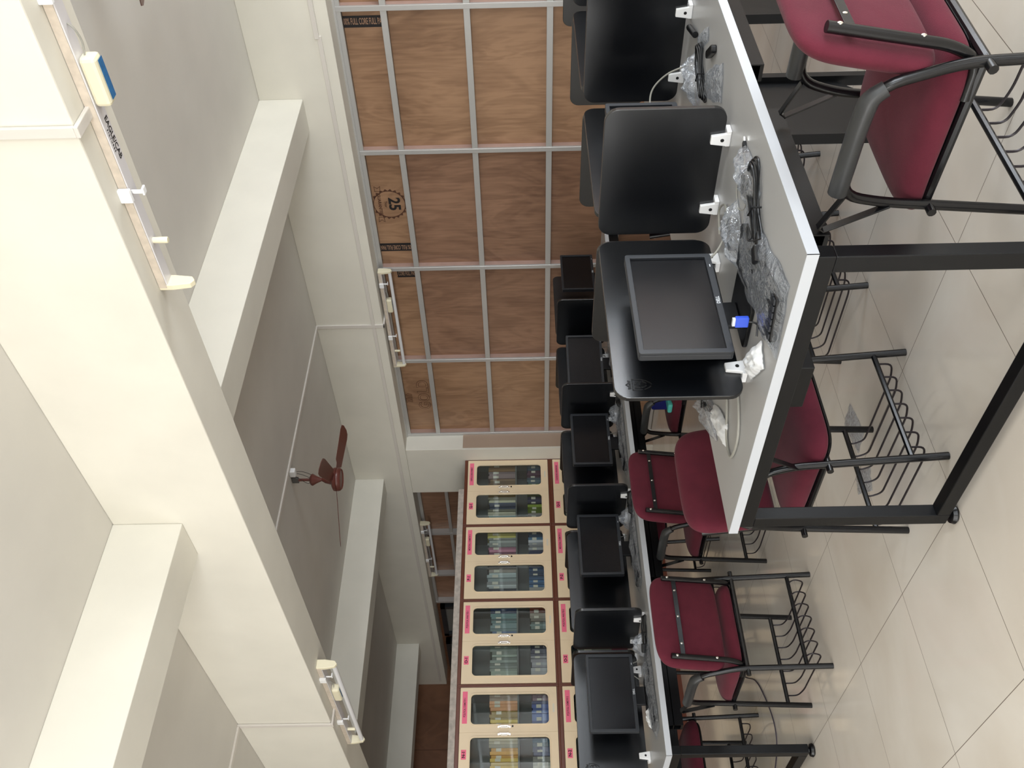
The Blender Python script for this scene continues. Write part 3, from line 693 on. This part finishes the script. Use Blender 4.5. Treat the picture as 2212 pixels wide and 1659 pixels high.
# ------------------------------------------------------------ things on the desks
ZT = 0.7505
def bag(label, loc, rz, L, W, h, seed, m=None, name='plastic_bag', cat='bag', point=0.0):
    nx, ny = 26, 14; vs = []; fs = []
    for lay in (1, 0):
        for i in range(nx + 1):
            for j in range(ny + 1):
                u, v = i / nx * 2 - 1, j / ny * 2 - 1
                e = (1 - abs(u) ** 4) * (1 - v * v) ** 0.5 if abs(v) < 1 else 0
                nz = noise.noise(Vector((u * 3 + seed, v * 2.2, lay * 5))) ; n2 = noise.noise(Vector((u * 9 + seed, v * 6, 3)))
                tap = 1 - point * max(0, u) ** 1.5
                x = u * L / 2 + 0.012 * noise.noise(Vector((v * 2, seed, 1))); y = v * W / 2 * tap * (1 + 0.12 * noise.noise(Vector((u * 2.5, seed, 7))))
                z = (h * max(0, e) * (0.72 + 0.45 * nz + 0.35 * (0.35 - abs(noise.noise(Vector((u * 4 + v * 3 + seed, v * 5 - u * 2, 1.5)))))) + 0.005 * abs(n2)) + 0.004 if lay else 0.0012
                vs.append((x, y, z))
    n0 = (nx + 1) * (ny + 1)
    for i in range(nx):
        for j in range(ny):
            a = i * (ny + 1) + j; fs.append((a, a + ny + 1, a + ny + 2, a + 1)); fs.append((n0 + a, n0 + a + 1, n0 + a + ny + 2, n0 + a + ny + 1))
    o = MB().add(vs, fs).build(name, m or film, smooth=True); o.location = loc; o.rotation_euler = (0, 0, rz)
    return tag(o, label, cat, 'clear plastic bags on the desks' if m is None else None)
def keyboard(label, loc, rz):
    root = empty('keyboard', loc, rz); tag(root, label, 'keyboard', 'black keyboards in plastic')
    MB().prism(rrect(0.44, 0.135, 0.008), Matrix(), 0.016).build('case', plast_k, root, bevel=0.002)
    b = MB()
    for r_ in range(6):
        y = 0.052 - r_ * 0.0205 - (0.004 if r_ else 0)
        x = -0.212
        while x < 0.205:
            wd = 0.1 if (r_ == 5 and -0.12 < x < -0.1) else 0.0155
            if not (0.075 < x < 0.085 or 0.135 < x < 0.145): b.box((x, y - 0.008, 0.0165), (x + wd, y + 0.008, 0.0205))
            x += wd + 0.0035
    b.build('keys', bezel_m, root)
    return root
def cable(label, pts, r=0.003, m=cable_k, cat='cable', group=None, n=6):
    o = MB().tube(smooth_pts(pts, 8), r, n=8).build('cable', m, smooth=True); return tag(o, label, cat, group)
def coil(label, loc, rz, L, W, m=cable_k, plug=True, group='bundled black power cords'):
    root = empty('cable_bundle', loc, rz); tag(root, label, 'power cord', group)
    b = MB(); rnd = random.Random(int(abs(loc[0]) * 1000) + int(loc[1] * 100))
    for k in range(4):
        o = 0.004 * k; w1 = W * (0.6 + 0.13 * k); pts = []
        for i in range(24):
            t = 2 * math.pi * i / 24; x = L / 2 * math.cos(t) * (1 - 0.06 * k); waist = 0.30 + 0.70 * abs(math.cos(t)) ** 1.3
            pts.append((x + (0.1 * L if math.cos(t) > 0 else 0), w1 / 2 * math.sin(t) * (1.6 if math.cos(t) > 0 else 0.7) * waist + 0.003 * rnd.random(), 0.006 + 0.006 * k + 0.003 * math.sin(3 * t + k)))
        b.tube(smooth_pts(pts, 2, True), 0.0036, n=7, closed=True)
    b.build('cord_loops', m, root, smooth=True)
    MB().tube([(-0.01, -W * 0.3, 0.006), (-0.01, -W * 0.32, 0.03), (-0.01, W * 0.32, 0.03), (-0.01, W * 0.3, 0.006)], 0.003, n=6).build('tie', plast_k, root, smooth=True)
    if plug:
        g = MB().lathe([(0.007, -0.03), (0.011, -0.01), (0.012, 0.012)], Matrix.Translation((-L / 2 + 0.02, -0.012, 0.016)) @ Matrix.Rotation(R(-90), 4, 'Y'), n=12); g.build('plug_grip', plast_k, root, smooth=True)
        MB().box((-L / 2 - 0.042, -0.034, 0.002), (-L / 2 + 0.008, 0.004, 0.036)).build('plug_body', plast_k, root, bevel=0.006)
        for dx in (-0.034, -0.008): MB().tube([(-L / 2 + dx, 0.004, 0.02), (-L / 2 + dx, 0.026, 0.02)], 0.0026, n=8).build('pin', chrome, root, smooth=True)
    return root
def mouse(label, loc, rz):
    root = empty('mouse', loc, rz); tag(root, label, 'mouse', 'black mice in plastic')
    vs = []; fs = []; n = 20; ks = 8
    for k in range(ks + 1):
        t = k / ks; z = 0.034 * math.sin(t * math.pi / 2); rr = math.cos(t * math.pi / 2) ** 0.6 if t < 1 else 0.02
        for j in range(n):
            a = 2 * math.pi * j / n; vs.append((0.055 * rr * math.cos(a) - 0.006 * t, 0.030 * rr * math.sin(a), z + 0.001))
    for k in range(ks):
        for j in range(n): fs.append((k * n + j, k * n + (j + 1) % n, (k + 1) * n + (j + 1) % n, (k + 1) * n + j))
    fs.append(tuple(range(n - 1, -1, -1))); fs.append(tuple(ks * n + j for j in range(n)))
    MB().add(vs, fs).build('mouse_shell', plast_k, root, smooth=True)
    MB().lathe([(0.008, -0.003), (0.008, 0.003)], Matrix.Translation((0.03, 0, 0.022)) @ Matrix.Rotation(R(90), 4, 'X'), n=14).build('scroll_wheel', bezel_m, root)
    return root
# seat 1 of the near table
keyboard('black keyboard in clear plastic, lying before the monitor nearest the camera', (1.925, 1.70, ZT + 0.003), R(11))
bag('large clear plastic bag over the keyboard nearest the camera', (1.93, 1.69, ZT), R(11), 0.50, 0.23, 0.034, 2.0)
cable('thin bundled black keyboard lead on the plastic bag nearest the camera', [(2.05, 1.60, ZT + 0.034), (2.0, 1.615, ZT + 0.036), (1.98, 1.59, ZT + 0.038), (2.02, 1.585, ZT + 0.042), (1.985, 1.605, ZT + 0.045), (1.95, 1.58, ZT + 0.04), (1.92, 1.55, ZT + 0.03)], 0.002)
coil('black power cord with three-pin plug bundled on the near table by the desk edge', (2.07, 1.56, ZT), R(-32), 0.25, 0.095)
mouse('black mouse in plastic on the near table beside the bundled power cord', (2.185, 1.56, ZT), R(-25))
bag('small clear bag around the mouse on the near table', (2.215, 1.555, ZT), R(-8), 0.24, 0.10, 0.046, 5.0, point=0.7)
cable('thin grey mouse lead with plug on the near table', [(2.31, 1.535, ZT + 0.006), (2.29, 1.58, ZT + 0.004), (2.31, 1.62, ZT + 0.004), (2.33, 1.68, ZT + 0.004), (2.27, 1.71, ZT + 0.004), (2.20, 1.66, ZT + 0.006), (2.19, 1.60, ZT + 0.01)], 0.0017, cable_g)
ub = empty('usb_plug', (2.33, 1.525, ZT), R(-30)); tag(ub, 'black USB plug at the tip of the mouse lead', 'plug')
MB().box((-0.022, -0.008, 0.001), (0.010, 0.008, 0.011)).build('plug_grip', plast_k, ub, bevel=0.002); MB().box((0.010, -0.006, 0.003), (0.024, 0.006, 0.008)).build('plug_tip', chrome, ub)
bag('crumpled clear bag holding a black adapter on the near table', (2.225, 1.775, ZT), R(-20), 0.20, 0.10, 0.055, 9.0)
ad = MB().box((-0.045, -0.028, 0.002), (0.045, 0.028, 0.034)).build('power_adapter', plast_k, bevel=0.005); ad.location = (2.225, 1.775, ZT); ad.rotation_euler = (0, 0, R(-20))
tag(ad, 'black block adapter inside the crumpled bag on the near table', 'adapter')
cable('grey video cable curling behind the monitor nearest the camera', [(2.42, 1.93, ZT + 0.006), (2.46, 1.86, ZT + 0.01), (2.40, 1.80, ZT + 0.008), (2.30, 1.82, ZT + 0.02), (2.25, 1.86, ZT + 0.05), (2.235, 1.90, ZT + 0.09)], 0.0035, cable_g)
vg = empty('video_plug', (1.86, 1.80, ZT), R(10)); tag(vg, 'blue video connector standing below the corner of the nearest monitor', 'plug')
MB().box((-0.008, -0.016, 0.032), (0.008, 0.016, 0.07)).build('connector_shell', blue_m, vg, bevel=0.003)
MB().box((-0.005, -0.012, 0.07), (0.005, 0.012, 0.078)).build('connector_rim', logo_m, vg)
MB().tube(smooth_pts([(0, 0, 0.034), (-0.01, 0, 0.012), (-0.05, 0.0, 0.006), (-0.09, -0.02, 0.006), (-0.10, -0.09, 0.006), (-0.04, -0.10, 0.006), (-0.02, -0.05, 0.012), (-0.06, 0.01, 0.02)], 8), 0.003, n=8).build('connector_lead', cable_k, vg, smooth=True)
bag('white polythene wrap crumpled beside the left clip of the crest screen', (1.80, 1.90, ZT), R(60), 0.15, 0.08, 0.03, 13.0, white_bag)
# seat 2 of the near table
coil('black power cord bundled behind the nearest cross divider of the near table', (3.02, 1.68, ZT), R(-28), 0.22, 0.07, plug=False)
bag('tall clear bag leaning on the cables behind the nearest cross divider', (3.13, 1.76, ZT), R(-20), 0.20, 0.10, 0.06, 17.0)
bag('long flat clear bag lying behind the nearest cross divider', (2.85, 1.62, ZT), R(30), 0.28, 0.12, 0.018, 21.0, point=0.5)
bag('narrow clear bag near the right frame edge of the near table', (3.10, 1.585, ZT), R(40), 0.16, 0.05, 0.016, 22.0)
ad = MB().prism(rrect(0.10, 0.028, 0.01), Matrix(), 0.02).build('cable_connector', plast_k, bevel=0.004); ad.location = (2.93, 1.545, ZT); ad.rotation_euler = (0, 0, R(40)); tag(ad, 'black moulded connector poking out of a clear bag on the near table', 'plug')
cable('grey cable arching in front of the second cross divider of the near table', [(3.20, 1.74, ZT + 0.03), (3.24, 1.80, ZT + 0.10), (3.24, 1.87, ZT + 0.15), (3.18, 1.93, ZT + 0.15), (3.06, 1.95, ZT + 0.11), (2.96, 1.93, ZT + 0.08)], 0.0035, cable_g)
tube_o = MB().tube([(0, 0, 0.012), (0.12, 0.03, 0.014)], 0.012, n=10).build('rolled_cable_pack', plast_k, smooth=True); tube_o.location = (3.22, 1.63, ZT); tag(tube_o, 'dark rolled pack of leads pointing to the right on the near table', 'cable pack')
# far half of the near table
bag('bubble wrap pouch on the far half of the near table', (1.99, 2.40, ZT), R(25), 0.22, 0.085, 0.022, 25.0, white_bag, 'bubble_wrap', 'bubble wrap', point=0.6)
bag('crumpled clear bag of leads on the far half of the near table', (2.12, 2.50, ZT), R(20), 0.26, 0.10, 0.045, 27.0)
coil('black leads bundled in a bag on the far half of the near table', (2.16, 2.49, ZT + 0.003), R(25), 0.15, 0.05, plug=False)
cable('grey cable loop lying on the far half of the near table', [(2.02, 2.10, ZT + 0.005), (1.90, 2.12, ZT + 0.005), (1.79, 2.22, ZT + 0.005), (1.80, 2.35, ZT + 0.005), (1.88, 2.36, ZT + 0.005), (1.98, 2.25, ZT + 0.005), (2.12, 2.22, ZT + 0.006)], 0.0045, cable_g)
# far table seats
seats = ['left end seat', 'second seat', 'third seat', 'fourth seat', 'right end seat']
for k in range(5):
    x = TX0 + k * PIT; y = T2Y; sn = seats[k] + ' of the far table'
    if k < 4:
        keyboard('black keyboard wrapped in plastic at the ' + sn, (x + 0.44, y + 0.20, ZT + 0.003), R(4 - 5 * k))
        bag('long clear bag around the keyboard at the ' + sn, (x + 0.44, y + 0.20, ZT), R(4 - 5 * k), 0.52, 0.17, 0.04, 31.0 + k)
        coil('black leads bundled beside the keyboard at the ' + sn, (x + 0.76, y + 0.17, ZT + 0.002), R(20 * k - 30), 0.15, 0.06, plug=(k == 0))
        bag('crumpled clear bag standing beside the screen at the ' + sn, (x + 0.74, y + 0.30, ZT), R(50 + 30 * k), 0.15, 0.12, 0.075, 41.0 + k)
    cable('grey cable loop behind the monitor at the ' + sn, [(x + 0.75, y + 0.52, ZT + 0.01), (x + 0.70, y + 0.48, ZT + 0.09), (x + 0.66, y + 0.46, ZT + 0.10), (x + 0.62, y + 0.50, ZT + 0.03)], 0.003, cable_g, 'cable')
bag('white polythene scrap beneath the left end monitor of the far table', (1.99, 4.94, ZT), R(30), 0.12, 0.07, 0.035, 51.0, white_bag)

# items beyond the third seat
o = MB().box((-0.10, -0.08, 0), (0.10, 0.08, 0.12)).build('storage_box', navy_m, bevel=0.02); o.location = (4.0, 4.50, 0.466); tag(o, 'dark blue pouch on the chair seat beyond the crest screen', 'pouch')
o = MB().box((-0.05, -0.04, 0), (0.05, 0.04, 0.03)).build('plastic_case', teal_m, bevel=0.01); o.location = (3.86, 4.46, 0.466); tag(o, 'small teal case on the chair seat beyond the crest screen', 'case')

# ------------------------------------------------------------ bookcases
YC, CW = 8.15, 0.885
rnd = random.Random(4)
def rows_text(): pass
TITLES = {'N': "P'CEUTICAL CHEMISTRY-", 'O': "P'CEUTICAL ANALYSIS-", 'P': 'MEDICINAL CHEMISTRY-', 'Q': None}
pal = {
 ('N', 'L', 1): [(214, 170, 60), (226, 190, 90), (205, 150, 50), (222, 210, 180)], ('N', 'L', 0): [(200, 196, 186), (190, 186, 176), (70, 80, 110), (90, 120, 140)],
 ('N', 'R', 1): [(220, 190, 90), (214, 176, 70), (205, 150, 110), (190, 170, 150)], ('N', 'R', 0): [(90, 110, 170), (110, 130, 185), (80, 95, 150), (140, 110, 120)],
 ('O', 'L', 1): [(170, 180, 165), (150, 160, 150), (160, 172, 158)], ('O', 'L', 0): [(190, 188, 190), (175, 172, 178), (90, 95, 120)],
 ('O', 'R', 1): [(90, 110, 140), (120, 140, 140), (100, 130, 130), (70, 90, 130)], ('O', 'R', 0): [(60, 66, 90), (130, 150, 145), (170, 160, 145), (170, 90, 70)],
 ('P', 'L', 1): [(60, 66, 84), (200, 204, 204), (180, 190, 190), (190, 180, 170)], ('P', 'L', 0): [(190, 186, 180), (70, 110, 150), (60, 95, 135)],
 ('P', 'R', 1): [(60, 120, 160), (190, 130, 150), (200, 206, 200), (200, 190, 110)], ('P', 'R', 0): [(50, 60, 90), (200, 200, 205), (70, 110, 140)],
 ('Q', 'L', 1): [(120, 160, 160), (190, 185, 165), (90, 100, 120), (200, 196, 170)], ('Q', 'L', 0): [(150, 142, 136), (140, 160, 70), (50, 56, 80)],
 ('Q', 'R', 1): [(200, 160, 70), (180, 150, 120), (160, 140, 140), (170, 130, 90)], ('Q', 'R', 0): [(110, 140, 80), (90, 110, 120), (90, 60, 80), (70, 90, 110)],
}
def cname(c):
    r_, g, b_ = c; mx, mn = max(c), min(c)
    if mx - mn < 22: return 'white' if mx > 185 else ('grey' if mx > 95 else 'black')
    if r_ == mx: return 'yellow' if g > 0.76 * r_ and b_ < 0.62 * r_ else ('pink' if b_ > g else ('tan' if g > 0.7 * r_ else 'reddish'))
    if g == mx: return 'teal' if b_ > 0.85 * g else 'green'
    return 'navy' if mx < 110 else 'blue'
bookmesh = {}
def book(col, wd, h, d):
    key = (col, round(wd, 3), round(h, 2))
    if key not in bookmesh:
        b = MB(); b.box((0, 0, 0), (0.002, d, h)).box((wd - 0.002, 0, 0), (wd, d, h)).box((0.002, 0, 0), (wd - 0.002, 0.002, h)).box((0.002, 0.002, 0.003), (wd - 0.002, d - 0.003, h - 0.003), 1)
        if len(bookmesh) % 2: b.box((0.001, -0.0004, h * 0.62), (wd - 0.001, 0, h * 0.82), 1)
        cm = mat('cover_%d_%d_%d' % col, col, 0.45); o = b.build('book', [cm, page_m]); bookmesh[key] = o.data; bpy.data.objects.remove(o)
    o = bpy.data.objects.new('book', bookmesh[key]); C.objects.link(o); return o
RR = Matrix.Rotation(R(90), 4, 'X')
for ui, (L_, x0) in enumerate((('N', 2.722), ('O', 3.607), ('P', 4.492), ('Q', 5.377))):
    for row, (z0, z1) in ((1, (1.157, 2.103)), (2, (0.211, 1.157))):
        root = empty('bookcase', (x0, YC, z0)); Hh = z1 - z0
        tag(root, 'cream glass-door bookcase with pink tag %s-%d in the %s row' % (L_, row, 'upper' if row == 1 else 'lower'), 'bookcase', 'cream bookcases in front of the rear room')
        b = MB().box((0, 0.01, 0), (0.02, 0.36, Hh)).box((CW - 0.02, 0.01, 0), (CW, 0.36, Hh)).box((0.02, 0.345, 0), (CW - 0.02, 0.36, Hh)).box((0.02, 0.01, 0), (CW - 0.02, 0.345, 0.02)).box((0.02, 0.01, Hh - 0.035), (CW - 0.02, 0.345, Hh))
        b.build('carcass', cab_in, root)
        b = MB().box((0, -0.012, 0), (0.012, 0.01, Hh)).box((CW - 0.018, -0.012, 0), (CW, 0.01, Hh)).box((0.012, -0.012, Hh - 0.033), (CW - 0.018, 0.01, Hh)).box((0.012, -0.012, 0), (CW - 0.018, 0.01, 0.016))
        b.build('face_frame', brown_m, root, bevel=0.003)
        MB().box((0.02, 0.03, 0.367), (CW - 0.02, 0.345, 0.383)).build('shelf', cab_in, root)
        for side in ('L', 'R'):
            xa, xb = (0.016, 0.4425) if side == 'L' else (0.4435, CW - 0.022)
            wa, wb = (0.09, 0.40) if side == 'L' else (0.515, 0.80)
            za, zb_ = 0.019, Hh - 0.036
            out = rrect(xb - xa, zb_ - za, 0.003, 5, (xa + xb) / 2, (za + zb_) / 2); inn = rrect(wb - wa, 0.715, 0.04, 5, (wa + wb) / 2, 0.4535)
            door = MB().ringplate(out, inn, Matrix.Translation((0, 0.006, 0)) @ RR, 0.020).build('door', cab_m, root, bevel=0.0015)
            MB().ringplate(rrect(wb - wa + 0.02, 0.735, 0.05, 5, (wa + wb) / 2, 0.4535), rrect(wb - wa - 0.004, 0.711, 0.038, 5, (wa + wb) / 2, 0.4535), Matrix.Translation((0, -0.014, 0)) @ RR, 0.006).build('window_lip', cab_m, door, bevel=0.0025)
            MB().prism(inn, Matrix.Translation((0, 0.002, 0)) @ RR, 0.003).build('door_glass', cab_glass, door)
            hx_ = 0.4925 if side == 'R' else 0.4125 + 0.012
            hb = MB().box((hx_ - 0.01, -0.030, 0.46), (hx_ + 0.01, -0.014, 0.475)).box((hx_ - 0.01, -0.030, 0.535), (hx_ + 0.01, -0.014, 0.55)).box((hx_ - 0.006, -0.038, 0.465), (hx_ + 0.006, -0.030, 0.545)).box((hx_ - 0.009, -0.017, 0.445), (hx_ + 0.009, -0.014, 0.565))
            hb.build('handle', chrome, door, bevel=0.003)
            if side == 'R': MB().lathe([(0.008, 0), (0.008, 0.006)], Matrix.Translation((0.495, -0.014, 0.428)) @ RR, n=12).build('lock', plast_k, door)
            if side == 'R':
                lb = MB().box((0.525, -0.0155, Hh - 0.103), (0.825, -0.014, Hh - 0.057)).build('subject_label', pink_m, door)
                ts = TITLES[L_] + str(row) if TITLES[L_] else ('HOSPITAL & CLINICAL PHARMACY' if row == 1 else 'CALENDARS HANDBOOKS')
                text(ts, 0.028, ink, 'label_lettering', Matrix.Translation((0.675, -0.0157, Hh - 0.080)) @ RR, lb, sx=0.215 / (0.0175 * len(ts)) if len(ts) > 21 else 0.62, bold=0.0002)
                MB().box((0.62, -0.0152, 0.045), (0.70, -0.014, 0.06)).build('price_tag', page_m, door)
            else:
                lb = MB().box((0.205, -0.0155, Hh - 0.103), (0.29, -0.014, Hh - 0.057)).build('number_tag', pink_m, door)
                text('%s-%d' % (L_, row), 0.037, ink, 'tag_lettering', Matrix.Translation((0.2475, -0.0157, Hh - 0.080)) @ RR, lb, bold=0.0012)
        # books
        for side in ('L', 'R'):
            xa, xb = (0.05, 0.43) if side == 'L' else (0.46, 0.86)
            for sh in ((1, 0) if row == 1 else (1,)):
                cols = pal[(L_, side, sh)]; zb2 = 0.384 if sh else 0.021
                base = 0.26 if L_ in 'NO' else 0.30
                if row == 2: base = 0.40 + 0.05
                if sh == 0: base = 0.235 if L_ != 'N' else 0.235
                x = xa; k = 0; ncol = len(cols); cnt = 13 if row == 1 else 6
                wmean = (xb - xa) / cnt
                while x < xb - 0.02 and k < 15:
                    wd = round(wmean * rnd.choice((0.75, 0.9, 1.0, 1.15)), 3); wd = min(wd, xb - x - 0.002)
                    col = cols[min(ncol - 1, int((x - xa) / (xb - xa) * ncol))]; jf = rnd.choice((0.72, 0.88, 1.0, 1.1)); col = tuple(min(250, int(c_ * jf)) for c_ in col)
                    h = round(base * rnd.choice((0.93, 0.97, 1.0, 1.0)), 2)
                    if row == 2: h = round(0.40 * rnd.choice((0.9, 1.0)), 2)
                    o = book(col, wd, h, 0.17); lean = 0.0
                    o.location = (x0 + x, YC + 0.06 + 0.02 * rnd.random(), z0 + zb2)
                    tag(o, '%s book, %s from left on the %s shelf behind the %s door of bookcase %s-%d' % (cname(col), ordn[k], 'middle' if sh else 'bottom', 'left' if side == 'L' else 'right', L_, row), 'book', 'books in bookcase %s-%d' % (L_, row))
                    x += wd + 0.0015; k += 1
struct(MB().box((2.722 - CW, YC + 0.02, 0), (6.262, YC + 0.34, 0.211)).build('baseboard_rear', brown_m))
MB()
o = MB().box((1.2, YC - 0.02, 2.1035), (5.85, YC + 0.36, 2.165)).build('ledge_board', ledge_m, bevel=0.004); tag(o, 'worn whitish board lying along the top of the bookcases', 'board')

# ------------------------------------------------------------ on the floor
cable('thin dark cable snaking over the floor beneath the left end of the far table', [(2.75, 5.95, 0.004), (2.58, 5.75, 0.004), (2.44, 5.5, 0.004), (2.28, 5.36, 0.004), (2.10, 5.27, 0.004), (1.98, 5.29, 0.004), (1.90, 5.40, 0.004), (1.85, 5.55, 0.004)], 0.0035, cable_f)
for i, (x, y, L, W_, rz) in enumerate(((2.48, 3.05, 0.20, 0.12, 10), (2.25, 3.12, 0.16, 0.1, 60))):
    bag('thin scrap of clear film on the floor, %s' % ('larger piece behind the chair legs' if i == 0 else 'smaller piece under the near table chair'), (x, y, 0.0005), R(rz), L, W_, 0.012, 61 + i, name='plastic_scrap', cat='scrap')
